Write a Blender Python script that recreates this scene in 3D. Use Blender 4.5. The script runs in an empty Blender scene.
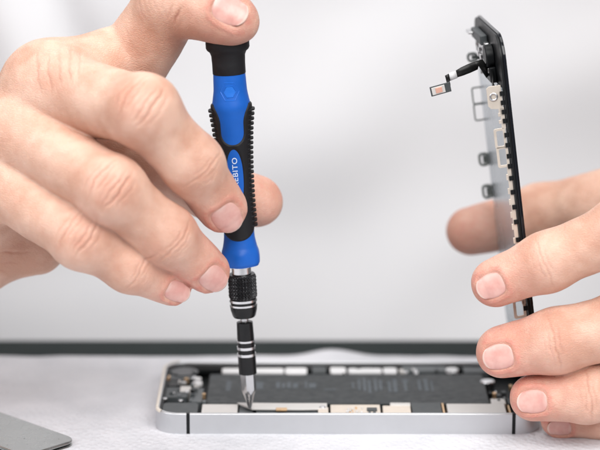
import bpy, bmesh, math, random
import numpy as np
from mathutils import Vector, Matrix, noise

random.seed(7)
MM = 0.001
scene = bpy.context.scene
col = scene.collection

# ------------------------------------------------------------------ camera model (mm)
CAM = np.array([0.0, -711.0, 239.0])
PITCH = math.radians(13.4)
FPX = 2331.0
FW = np.array([0, math.cos(PITCH), -math.sin(PITCH)])
UP = np.array([0, math.sin(PITCH), math.cos(PITCH)])
RT = np.array([1.0, 0, 0])

def ray(px, py):
    return FW + RT * ((px - 300) / FPX) + UP * ((225 - py) / FPX)

def P(px, py, y):
    d = ray(px, py)
    return CAM + d * ((y - CAM[1]) / d[1])

def G(px, py, z):
    d = ray(px, py)
    return CAM + d * ((z - CAM[2]) / d[2])

def nrm(v):
    v = np.asarray(v, float)
    return v / np.linalg.norm(v)

# ------------------------------------------------------------------ materials
def new_mat(name):
    m = bpy.data.materials.new(name)
    m.use_nodes = True
    nt = m.node_tree
    return m, nt, nt.nodes['Principled BSDF']

def mat(name, color, rough=0.5, metal=0.0, var=0.08, vscale=400.0, bump=0.0, bscale=2000.0, spec=0.5, coat=0.0, rvar=0.1, trans=0.0):
    m, nt, b = new_mat(name)
    N = nt.nodes; L = nt.links
    tc = N.new('ShaderNodeTexCoord')
    nz = N.new('ShaderNodeTexNoise'); nz.inputs['Scale'].default_value = vscale; nz.inputs['Detail'].default_value = 5
    L.new(tc.outputs['Object'], nz.inputs['Vector'])
    mr = N.new('ShaderNodeMapRange'); mr.inputs['To Min'].default_value = 1 - var; mr.inputs['To Max'].default_value = 1 + var
    L.new(nz.outputs['Fac'], mr.inputs['Value'])
    mx = N.new('ShaderNodeVectorMath'); mx.operation = 'SCALE'; mx.inputs[0].default_value = color
    L.new(mr.outputs['Result'], mx.inputs['Scale'])
    L.new(mx.outputs['Vector'], b.inputs['Base Color'])
    mr2 = N.new('ShaderNodeMapRange'); mr2.inputs['To Min'].default_value = max(rough - rvar, 0.02); mr2.inputs['To Max'].default_value = rough + rvar
    L.new(nz.outputs['Fac'], mr2.inputs['Value']); L.new(mr2.outputs['Result'], b.inputs['Roughness'])
    b.inputs['Metallic'].default_value = metal
    b.inputs['Specular IOR Level'].default_value = spec
    b.inputs['Coat Weight'].default_value = coat
    b.inputs['Transmission Weight'].default_value = trans
    if bump > 0:
        n2 = N.new('ShaderNodeTexNoise'); n2.inputs['Scale'].default_value = bscale; n2.inputs['Detail'].default_value = 4
        L.new(tc.outputs['Object'], n2.inputs['Vector'])
        bp = N.new('ShaderNodeBump'); bp.inputs['Strength'].default_value = bump; bp.inputs['Distance'].default_value = 0.0002
        L.new(n2.outputs['Fac'], bp.inputs['Height']); L.new(bp.outputs['Normal'], b.inputs['Normal'])
    return m

M = {}
M['blue'] = mat('blue_plastic', (0.009, 0.108, 0.48), 0.42, var=0.10, vscale=250, rvar=0.16, bump=0.15, bscale=4000, spec=0.3)
M['blue_light'] = mat('light_blue_plastic', (0.016, 0.15, 0.60), 0.4, var=0.05, spec=0.3)
M['rubber'] = mat('black_rubber', (0.010, 0.010, 0.012), 0.55, bump=0.4, bscale=5000, spec=0.3)
M['white_print'] = mat('white_print', (0.58, 0.68, 0.85), 0.5)
M['black_metal'] = mat('black_metal', (0.006, 0.006, 0.007), 0.22, spec=0.35)
M['knurl'] = mat('knurled_black_metal', (0.03, 0.03, 0.033), 0.33, metal=0.7)
M['chrome'] = mat('chrome', (0.72, 0.72, 0.73), 0.2, metal=1.0, rvar=0.06)
M['steel'] = mat('brushed_steel', (0.62, 0.62, 0.63), 0.3, metal=1.0)
M['alu'] = mat('silver_aluminium', (0.60, 0.61, 0.63), 0.38, metal=0.8, var=0.03, bump=0.25, bscale=9000)
M['cream_edge'] = mat('cream_edge', (0.70, 0.64, 0.56), 0.3)
M['black_plastic'] = mat('black_plastic', (0.007, 0.008, 0.009), 0.42, spec=0.25)
M['tray'] = mat('dark_tray', (0.014, 0.017, 0.018), 0.5, var=0.3, spec=0.25)
M['battery'] = mat('battery_black', (0.013, 0.017, 0.019), 0.45, var=0.2, spec=0.35, rvar=0.15, bump=0.3, bscale=200)
M['batt_print'] = mat('battery_print', (0.065, 0.078, 0.09), 0.6)
M['shield'] = mat('grey_shield', (0.62, 0.60, 0.58), 0.45, metal=0.3, var=0.06)
M['beige'] = mat('beige_board', (0.60, 0.53, 0.46), 0.5, var=0.1)
M['dark_grey'] = mat('dark_grey_part', (0.085, 0.095, 0.10), 0.45, var=0.15)
M['slate'] = mat('slate_part', (0.045, 0.052, 0.055), 0.5, var=0.2)
M['white_part'] = mat('white_part', (0.66, 0.66, 0.67), 0.35)
M['gold'] = mat('gold_contact', (0.75, 0.5, 0.28), 0.35, metal=0.8)
M['plate'] = mat('display_backplate', (0.50, 0.54, 0.575), 0.26, metal=0.85, var=0.04, vscale=60)
M['cream_metal'] = mat('cream_bracket', (0.72, 0.64, 0.56), 0.35, metal=0.45, var=0.05)
M['glass_black'] = mat('black_glass', (0.006, 0.007, 0.010), 0.12, spec=0.4, rvar=0.04)
M['flex'] = mat('flex_cable', (0.008, 0.008, 0.008), 0.4, spec=0.3)
M['copper'] = mat('sensor_pink', (0.75, 0.42, 0.33), 0.3, metal=0.3)
M['clip'] = mat('clip_metal', (0.16, 0.18, 0.17), 0.35, metal=0.6)
M['desk'] = mat('dark_desk', (0.013, 0.019, 0.019), 0.7, var=0.15, vscale=60, spec=0.15)
M['tweezers'] = mat('tweezer_steel', (0.36, 0.37, 0.365), 0.26, metal=0.85, var=0.25, vscale=180, rvar=0.12)
M['tweezers_dark'] = mat('tweezer_edge', (0.05, 0.045, 0.04), 0.5)
def speckle(m, scale, thr):
    nt = m.node_tree; N = nt.nodes; L = nt.links; b = N['Principled BSDF']
    src = b.inputs['Base Color'].links[0].from_socket
    tc = N.new('ShaderNodeTexCoord'); nz = N.new('ShaderNodeTexNoise'); nz.inputs['Scale'].default_value = scale; nz.inputs['Detail'].default_value = 2
    L.new(tc.outputs['Object'], nz.inputs['Vector'])
    mr = N.new('ShaderNodeMapRange'); mr.inputs['From Min'].default_value = thr; mr.inputs['From Max'].default_value = thr + .03
    L.new(nz.outputs['Fac'], mr.inputs['Value'])
    mx = N.new('ShaderNodeMix'); mx.data_type = 'RGBA'; mx.inputs[7].default_value = (.04, .035, .03, 1)
    L.new(mr.outputs['Result'], mx.inputs[0]); L.new(src, mx.inputs[6]); L.new(mx.outputs[2], b.inputs['Base Color'])
speckle(M['tweezers'], 420, .715)
M['wall'] = mat('wall_paint', (0.8, 0.8, 0.82), 0.8, var=0.02, vscale=3)

# ------------------------------------------------------------------ object helpers
ORG = {}
def thing(name, label, cat, loc, group=None):
    o = bpy.data.objects.new(name, None)
    o.empty_display_size = 0.01
    o.location = Vector(loc) * MM
    col.objects.link(o)
    o['label'] = label; o['category'] = cat
    if group: o['group'] = group
    ORG[o.name] = np.array(loc, float)
    return o

def org_of(o):
    while o.parent: o = o.parent
    return ORG.get(o.name, np.zeros(3))

def mesh_obj(name, verts, faces, material, parent=None, smooth=True, bevel=0.0, sharp=None):
    """verts in world mm"""
    org = org_of(parent) if parent else np.zeros(3)
    v = (np.asarray(verts, float) - org) * MM
    me = bpy.data.meshes.new(name)
    me.from_pydata([tuple(p) for p in v], [], [tuple(int(i) for i in f) for f in faces])
    me.update()
    bm = bmesh.new(); bm.from_mesh(me); bmesh.ops.recalc_face_normals(bm, faces=bm.faces); bm.to_mesh(me); bm.free()
    if smooth:
        me.polygons.foreach_set('use_smooth', [True] * len(me.polygons))
    if sharp:
        me.set_sharp_from_angle(angle=math.radians(sharp))
    me.materials.append(material)
    o = bpy.data.objects.new(name, me)
    col.objects.link(o)
    if parent: o.parent = parent
    if bevel > 0:
        b = o.modifiers.new('bevel', 'BEVEL'); b.width = bevel * MM; b.segments = 3; b.limit_method = 'ANGLE'; b.angle_limit = math.radians(40)
        me.set_sharp_from_angle(angle=math.radians(40))
        b.harden_normals = False
    return o

class MB:
    def __init__(s, fn=None):
        s.v = []; s.f = []; s.fn = fn
    def add(s, verts, faces):
        o = len(s.v)
        if s.fn: verts = [s.fn(*p) for p in verts]
        s.v += [np.asarray(p, float) for p in verts]
        s.f += [tuple(i + o for i in f) for f in faces]
        return s
    def box(s, x0, x1, y0, y1, z0, z1):
        vs = [(x, y, z) for z in (z0, z1) for y in (y0, y1) for x in (x0, x1)]
        return s.add(vs, [(0, 2, 3, 1), (4, 5, 7, 6), (0, 1, 5, 4), (2, 6, 7, 3), (0, 4, 6, 2), (1, 3, 7, 5)])
    def prism(s, poly, h0, h1, axis='z'):
        """poly list of (a,b); extruded along third axis: axis z -> (a,b,h); axis 'm' -> (a,h,b)"""
        n = len(poly)
        mk = (lambda a, b, h: (a, b, h)) if axis == 'z' else (lambda a, b, h: (a, h, b))
        vs = [mk(a, b, h0) for a, b in poly] + [mk(a, b, h1) for a, b in poly]
        fs = [tuple(range(n - 1, -1, -1)), tuple(range(n, 2 * n))] + [(i, (i + 1) % n, (i + 1) % n + n, i + n) for i in range(n)]
        return s.add(vs, fs)
    def cyl(s, c, r, z0, z1, n=24, axis=2):
        vs = []
        for z in (z0, z1):
            for i in range(n):
                a = 2 * math.pi * i / n
                p = [0, 0, 0]
                o = [k for k in range(3) if k != axis]
                p[o[0]] = c[0] + r * math.cos(a); p[o[1]] = c[1] + r * math.sin(a); p[axis] = z
                vs.append(tuple(p))
        return s.add(vs, [tuple(range(n - 1, -1, -1)), tuple(range(n, 2 * n))] + [(i, (i + 1) % n, (i + 1) % n + n, i + n) for i in range(n)])
    def lathe(s, prof, n=64, rmod=None):
        """prof list of (z, r); local (x,y,z)"""
        vs = []; fs = []
        for z, r in prof:
            for i in range(n):
                a = 2 * math.pi * i / n
                rr = r * (rmod(a, z) if rmod else 1)
                vs.append((rr * math.sin(a), rr * math.cos(a), z))
        m = len(prof)
        for j in range(m - 1):
            for i in range(n):
                fs.append((j * n + i, j * n + (i + 1) % n, (j + 1) * n + (i + 1) % n, (j + 1) * n + i))
        fs.append(tuple(range(n))); fs.append(tuple(range((m - 1) * n, m * n)))
        return s.add(vs, fs)
    def frame(s, outer, inner, h0, h1, axis='z'):
        n = len(outer)
        mk = (lambda a, b, h: (a, b, h)) if axis == 'z' else (lambda a, b, h: (a, h, b))
        vs = [mk(a, b, h) for h in (h0, h1) for ring in (outer, inner) for a, b in ring]
        O0, I0, O1, I1 = 0, n, 2 * n, 3 * n
        fs = []
        for i in range(n):
            j = (i + 1) % n
            fs += [(O0 + i, O0 + j, O1 + j, O1 + i), (I0 + i, I1 + i, I1 + j, I0 + j), (O1 + i, O1 + j, I1 + j, I1 + i), (O0 + i, I0 + i, I0 + j, O0 + j)]
        return s.add(vs, fs)
    def ribbon(s, pts, w, t, side):
        """flat strip through pts (mm) with width dir side (unit, per strip) """
        pts = [np.asarray(p, float) for p in pts]; side = nrm(side)
        vs = []
        for i, p in enumerate(pts):
            tg = nrm(pts[min(i + 1, len(pts) - 1)] - pts[max(i - 1, 0)])
            sd = nrm(side - tg * np.dot(side, tg)); nn = np.cross(tg, sd)
            ww = w[i] if isinstance(w, (list, tuple)) else w
            vs += [p + sd * ww / 2 + nn * t / 2, p - sd * ww / 2 + nn * t / 2, p - sd * ww / 2 - nn * t / 2, p + sd * ww / 2 - nn * t / 2]
        fs = [(0, 1, 2, 3)]
        for i in range(len(pts) - 1):
            a = i * 4; b = a + 4
            fs += [(a + k, a + (k + 1) % 4, b + (k + 1) % 4, b + k) for k in range(4)]
        a = (len(pts) - 1) * 4
        fs.append((a + 3, a + 2, a + 1, a))
        return s.add(vs, fs)
    def build(s, name, material, parent=None, **k):
        return mesh_obj(name, s.v, s.f, material, parent, **k)

def rrect(x0, x1, y0, y1, r, n=10):
    pts = []
    for cx, cy, a0 in ((x1 - r, y0 + r, -90), (x1 - r, y1 - r, 0), (x0 + r, y1 - r, 90), (x0 + r, y0 + r, 180)):
        for i in range(n + 1):
            a = math.radians(a0 + 90 * i / n)
            pts.append((cx + r * math.cos(a), cy + r * math.sin(a)))
    return pts

# ------------------------------------------------------------------ implicit hands
def smin(a, b, k):
    h = np.maximum(k - np.abs(a - b), 0) / k
    return np.minimum(a, b) - h * h * k * 0.25

def d_cone(p, a, b, ra, rb, n=None, sq=1.0, waist=0.0):
    ba = b - a
    t = np.clip(((p - a) @ ba) / (ba @ ba), 0, 1)
    q = p - a - t[:, None] * ba
    if n is not None and sq != 1.0:
        nn = n - ba * (n @ ba) / (ba @ ba); nn = nn / np.linalg.norm(nn)
        qn = q @ nn
        q = q + nn * (qn * (1 / sq - 1))[:, None]
    return np.sqrt((q * q).sum(1)) - (ra + (rb - ra) * t - waist * 4 * t * (1 - t))

class Finger:
    """joints: list of (px,py,y,r) base -> tip; n dorsal hint"""
    def __init__(s, joints, n, k_palm=8.0, nail=None, wr=(1, 1), sq=0.95):
        s.p = [P(a, b, c) for a, b, c, r in joints]; s.r = [j[3] for j in joints]
        s.n = nrm(n); s.k = k_palm; s.nail = nail; s.wr = wr; s.sq = sq
        s.prims = []
        for i in range(len(s.p) - 1):
            s.prims.append((s.p[i], s.p[i + 1], s.r[i], s.r[i + 1] ))
        # waist between joints: thinner mid phalanx
        s.lo = np.min(s.p, 0) - 16; s.hi = np.max(s.p, 0) + 16
    def segn(s, i):
        t = nrm(s.p[i + 1] - s.p[i]); n = s.n - t * (s.n @ t)
        return t, nrm(n)
    def d(s, p):
        D = None
        m = len(s.prims)
        for i, (a, b, ra, rb) in enumerate(s.prims):
            t, n = s.segn(i)
            x = d_cone(p, a, b, ra * (0.97 if i else 1.0), rb, n, s.sq, 0.25 if i < m - 1 else 0.1)
            D = x if D is None else smin(D, x, 5.0)
            # palmar pad in the middle of each phalanx
            L = np.linalg.norm(b - a)
            c = a + (b - a) * (0.55 if i < m - 1 else 0.62)
            rm = (ra + rb) / 2
            D = smin(D, np.sqrt((((p - (c - n * rm * 0.27)) @ np.stack([t * 0.62, n, np.cross(t, n)], 1)) ** 2).sum(1)) - rm * 0.78, 4.0)
        # dorsal knuckle swellings at the inner joints
        for i in range(1, m):
            t, n = s.segn(i - 1); t2, n2 = s.segn(i)
            nn = nrm(n + n2)
            D = smin(D, np.linalg.norm(p - (s.p[i] + nn * s.r[i] * (0.19 if i < m - 1 else 0.13)), axis=1) - s.r[i] * 0.78, 4.5)
        return D

class Hand:
    def __init__(s, fingers, palm, kp=9.0, kf=0.9):
        s.f = fingers; s.palm = palm; s.kp = kp; s.kf = kf
    def d(s, p):
        D = None
        for pr in s.palm:
            x = d_cone(p, *pr)
            D = x if D is None else smin(D, x, s.kp)
        base = D
        out = base.copy()
        for f in s.f:
            inb = np.all((p > f.lo) & (p < f.hi), axis=1)
            df = np.full(len(p), 60.0)
            if inb.any():
                df[inb] = f.d(p[inb])
            x = smin(base, df, f.k)
            out = smin(out, x, s.kf)
        return out
    def bounds(s):
        lo = np.min([f.lo for f in s.f] + [np.minimum(c[0] - c[2], c[1] - c[3]) for c in s.palm], 0) - 3
        hi = np.max([f.hi for f in s.f] + [np.maximum(c[0] + c[2], c[1] + c[3]) for c in s.palm], 0) + 3
        return lo, hi

def ev(f, p, chunk=400000):
    return np.concatenate([f(p[i:i + chunk]) for i in range(0, len(p), chunk)]) if len(p) else np.zeros(0)

def surface_net(f, lo, hi, h):
    C = 4
    nb = np.ceil((hi - lo) / (h * C)).astype(int)
    n = nb * C
    ax = [lo[i] + h * (np.arange(nb[i]) * C + (C - 1) / 2) for i in range(3)]
    cp = np.stack(np.meshgrid(*ax, indexing='ij'), -1).reshape(-1, 3)
    cd = ev(f, cp).astype(np.float32)
    act = np.abs(cd) < h * C * 1.25 + 2 * h
    Gd = np.repeat(np.repeat(np.repeat(cd.reshape(nb), C, 0), C, 1), C, 2)
    idx = np.argwhere(act.reshape(nb)) * C
    off = np.stack(np.meshgrid(*[np.arange(C)] * 3, indexing='ij'), -1).reshape(-1, 3)
    fi = (idx[:, None, :] + off[None]).reshape(-1, 3)
    vals = ev(f, lo + fi * h)
    Gd[fi[:, 0], fi[:, 1], fi[:, 2]] = vals
    S = Gd < 0
    cnt = np.zeros(n - 1, np.int8)
    for dx in (0, 1):
        for dy in (0, 1):
            for dz in (0, 1):
                cnt += S[dx:n[0] - 1 + dx, dy:n[1] - 1 + dy, dz:n[2] - 1 + dz]
    mixed = (cnt > 0) & (cnt < 8)
    ci = np.argwhere(mixed)
    vid = np.full(n - 1, -1, np.int32); vid[mixed] = np.arange(len(ci))
    acc = np.zeros((len(ci), 3)); w = np.zeros(len(ci))
    corners = [(a, b, c) for a in (0, 1) for b in (0, 1) for c in (0, 1)]
    for A in corners:
        for k in range(3):
            if A[k] == 0:
                B = list(A); B[k] = 1
                da = Gd[ci[:, 0] + A[0], ci[:, 1] + A[1], ci[:, 2] + A[2]]
                db = Gd[ci[:, 0] + B[0], ci[:, 1] + B[1], ci[:, 2] + B[2]]
                x = (da < 0) != (db < 0)
                t = da / np.where(np.abs(da - db) < 1e-9, 1e-9, da - db)
                pt = np.array(A, float)[None].repeat(len(ci), 0); pt[:, k] = t
                acc[x] += pt[x]; w[x] += 1
    V = lo + (ci + acc / w[:, None]) * h
    quads = []
    for k in range(3):
        o = [i for i in range(3) if i != k]
        sl0 = [slice(None)] * 3; sl1 = [slice(None)] * 3
        sl0[k] = slice(0, n[k] - 1); sl1[k] = slice(1, n[k])
        cr = S[tuple(sl0)] != S[tuple(sl1)]
        e = np.argwhere(cr)
        e = e[(e[:, o[0]] > 0) & (e[:, o[1]] > 0) & (e[:, o[0]] < n[o[0]] - 1) & (e[:, o[1]] < n[o[1]] - 1)]
        def cell(a, b):
            q = e.copy(); q[:, o[0]] -= a; q[:, o[1]] -= b
            return vid[q[:, 0], q[:, 1], q[:, 2]]
        q = np.stack([cell(1, 1), cell(0, 1), cell(0, 0), cell(1, 0)], 1)
        inside = S[e[:, 0], e[:, 1], e[:, 2]]
        flip = inside if k != 1 else ~inside
        q[~flip] = q[~flip][:, ::-1]
        quads.append(q)
    Q = np.concatenate(quads)
    Q = Q[(Q >= 0).all(1)]
    return V, Q

def grad(f, V, e=0.25):
    g = np.stack([ev(f, V + np.eye(3)[i] * e) - ev(f, V - np.eye(3)[i] * e) for i in range(3)], 1)
    return g / np.maximum(np.linalg.norm(g, axis=1, keepdims=True), 1e-9)

def nail_frame(f):
    a, b = f.p[-2], f.p[-1]
    t = nrm(b - a)
    n = nrm(f.nail[0]); n = nrm(n - t * (n @ t))
    s_ = np.cross(t, n)
    return b, t, n, s_

def project(fd, P0, direction_out, far):
    """march from outside along -direction to the surface"""
    p = P0 + direction_out * far
    for _ in range(40):
        d = ev(fd, p)
        p = p - direction_out * (d * 0.8)[:, None]
    return p

def skin_mesh(hand, lo, hi, h, wr_extra=()):
    V, Q = surface_net(hand.d, lo, hi, h)
    Nn = grad(hand.d, V)
    V = V - Nn * ev(hand.d, V)[:, None]
    tint = np.zeros((len(V), 4)); tint[:, 3] = 1
    disp = np.zeros(len(V))
    rng = np.random.RandomState(3)
    def wrinkles(J, t, n, lines, vmax, sgn=1.0, red=0.0, rr=9.0, sharp=0.36):
        s_ = np.cross(t, n)
        q = V - J
        near = np.linalg.norm(q, axis=1) < 17
        qq = q[near]
        u, v, w = qq @ t, qq @ s_, qq @ n
        m = np.clip((w * sgn) / 3.0 + 0.2, 0, 1)
        dd = np.zeros(len(qq))
        for (u0, A, cv, vm, v0) in lines:
            ph = rng.rand() * 6
            uu = u - u0 - cv * (v - v0) ** 2 - 0.22 * np.sin(v * 0.7 + ph) - 0.10 * np.sin(v * 1.9 + ph * 2)
            dd -= 1.35 * A * np.exp(-(uu / sharp) ** 2) * np.exp(-((v - v0) / vm) ** 4)
            dd += 0.35 * A * np.exp(-((uu - 1.1) / 0.7) ** 2) * np.exp(-((v - v0) / vm) ** 4)
        disp[near] += dd * m
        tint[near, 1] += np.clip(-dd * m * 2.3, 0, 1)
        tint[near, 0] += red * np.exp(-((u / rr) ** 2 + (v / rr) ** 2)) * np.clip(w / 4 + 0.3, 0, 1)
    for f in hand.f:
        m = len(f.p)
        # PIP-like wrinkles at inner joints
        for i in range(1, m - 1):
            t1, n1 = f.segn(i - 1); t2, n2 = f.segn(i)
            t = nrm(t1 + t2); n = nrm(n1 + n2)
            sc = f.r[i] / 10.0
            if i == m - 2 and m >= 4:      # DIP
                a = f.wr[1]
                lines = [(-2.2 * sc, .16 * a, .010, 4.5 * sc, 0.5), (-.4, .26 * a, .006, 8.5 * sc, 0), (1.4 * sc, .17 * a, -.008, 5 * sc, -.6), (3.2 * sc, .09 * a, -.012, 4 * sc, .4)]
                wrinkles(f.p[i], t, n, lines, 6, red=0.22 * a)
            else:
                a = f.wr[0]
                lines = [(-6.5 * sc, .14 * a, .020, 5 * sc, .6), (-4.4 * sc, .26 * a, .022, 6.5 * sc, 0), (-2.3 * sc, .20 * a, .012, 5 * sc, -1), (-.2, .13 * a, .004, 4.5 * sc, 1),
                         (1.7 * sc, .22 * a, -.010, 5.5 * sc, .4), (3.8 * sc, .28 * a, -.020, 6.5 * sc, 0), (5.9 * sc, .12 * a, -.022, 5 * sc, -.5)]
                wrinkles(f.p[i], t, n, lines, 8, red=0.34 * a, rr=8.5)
        tip = f.p[-1]
        d = np.linalg.norm(V - tip, axis=1)
        tint[:, 0] += 0.9 * np.exp(-(d / (f.r[-1] * 1.7)) ** 2)
        if f.nail:
            b, t, n, s_ = nail_frame(f)
            _, hw, hl, ct = f.nail
            q = V - (b + t * ct)
            near = np.linalg.norm(q, axis=1) < 16
            qq = q[near]
            u, v, w = qq @ t, qq @ s_, qq @ n
            vv = np.arcsin(np.clip(v / (f.r[-1] * 1.02), -1, 1)) * f.r[-1]
            rho = (np.abs(vv / hw) ** 3.2 + np.abs(u / hl) ** 3.2) ** (1 / 3.2)
            mk = np.clip(w / 2.0, 0, 1)
            side = 1 - np.clip((u / hl - 0.55) / 0.4, 0, 1)
            inside = 1 - np.clip((rho - 0.84) / 0.14, 0, 1)
            inside = inside * inside * (3 - 2 * inside)
            rim = np.exp(-((rho - 1.16) / 0.12) ** 2)
            disp[near] += mk * (-0.55 * inside + 0.22 * rim * side)
            tint[near, 0] += mk * (0.55 * np.exp(-((rho - 1.12) / 0.16) ** 2))
            tint[near, 1] += mk * 0.45 * np.exp(-((rho - 0.98) / 0.05) ** 2) * side
    for (J, t, n, lines, sgn, red) in wr_extra:
        wrinkles(J, nrm(t), nrm(n), lines, 10, sgn=sgn, red=red, sharp=0.42)
    # slow irregularity of real skin
    nz = np.array([noise.noise(Vector(p * 0.11)) + 0.5 * noise.noise(Vector(p * 0.27)) for p in V])
    disp += 0.16 * nz
    tint[:, 0] = np.clip(tint[:, 0], 0, 1.3); tint[:, 1] = np.clip(tint[:, 1], 0, 1)
    tint[:, 2] = np.clip(0.5 + 0.5 * nz, 0, 1)
    return V + Nn * disp[:, None], Q, tint

def nail_mesh(hand, f):
    b, t, n, s_ = nail_frame(f)
    _, hw, hl, ct = f.nail
    NU, NV = 25, 29
    base = []; meta = []
    for j in range(NV):
        v = -1 + 2 * j / (NV - 1)
        for i in range(NU):
            a = -1 + 2 * i / (NU - 1)
            k = 0.97
            x = a * math.sqrt(1 - k * v * v / 2); y = v * math.sqrt(1 - k * a * a / 2)
            if v > 0: y *= 1.03
            base.append((x, y)); meta.append((a, v))
    base = np.array(base); meta = np.array(meta)
    r = f.r[-1]
    th = base[:, 0] * hw / r
    dirs = n[None] * np.cos(th)[:, None] + s_[None] * np.sin(th)[:, None]
    ax = b[None] + t[None] * (ct + base[:, 1] * hl)[:, None]
    # the plate is stiffer than the pad: past the tip centre it runs on almost straight
    uu = ct + base[:, 1] * hl
    pr = project(lambda q: f.d(q), b[None] + t[None] * np.minimum(uu, r * 0.30)[:, None], dirs, 9.0)
    ex = np.maximum(uu - r * 0.30, 0)
    pr = pr + t[None] * ex[:, None] - n[None] * (ex ** 2 * 0.07)[:, None]
    edge = np.maximum(np.abs(meta[:, 0]), np.abs(meta[:, 1]))
    lift = -0.26 - 0.34 * np.clip((edge - 0.8) / 0.2, 0, 1) ** 2 * (1 - np.clip((meta[:, 1] - .5) / .5, 0, 1))
    V0 = pr + dirs * lift[:, None]
    V1 = V0 - dirs * 0.45
    V = np.concatenate([V0, V1]); F = []
    m = NU * NV
    for j in range(NV - 1):
        for i in range(NU - 1):
            q = (j * NU + i, j * NU + i + 1, (j + 1) * NU + i + 1, (j + 1) * NU + i)
            F.append(q); F.append(tuple(x + m for x in q[::-1]))
    bd = [i for i in range(NU)] + [j * NU + NU - 1 for j in range(1, NV)] + [(NV - 1) * NU + i for i in range(NU - 2, -1, -1)] + [j * NU for j in range(NV - 2, 0, -1)]
    for i in range(len(bd)):
        a, c = bd[i], bd[(i + 1) % len(bd)]
        F.append((a, a + m, c + m, c))
    colr = np.zeros((len(V), 4)); colr[:, 3] = 1
    vv = np.concatenate([meta[:, 1]] * 2); aa = np.concatenate([meta[:, 0]] * 2)
    colr[:, 0] = np.clip((vv - 0.84) / 0.10, 0, 1)             # free edge
    colr[:, 1] = np.clip(1 - (np.abs(aa / 0.62) ** 2 + ((vv + 1.0) / 0.42) ** 2), 0, 1)  # lunula
    return V, F, colr

def set_attr(me, name, arr):
    at = me.attributes.new(name, 'FLOAT_COLOR', 'POINT')
    at.data.foreach_set('color', np.asarray(arr, np.float32).ravel())

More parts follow.
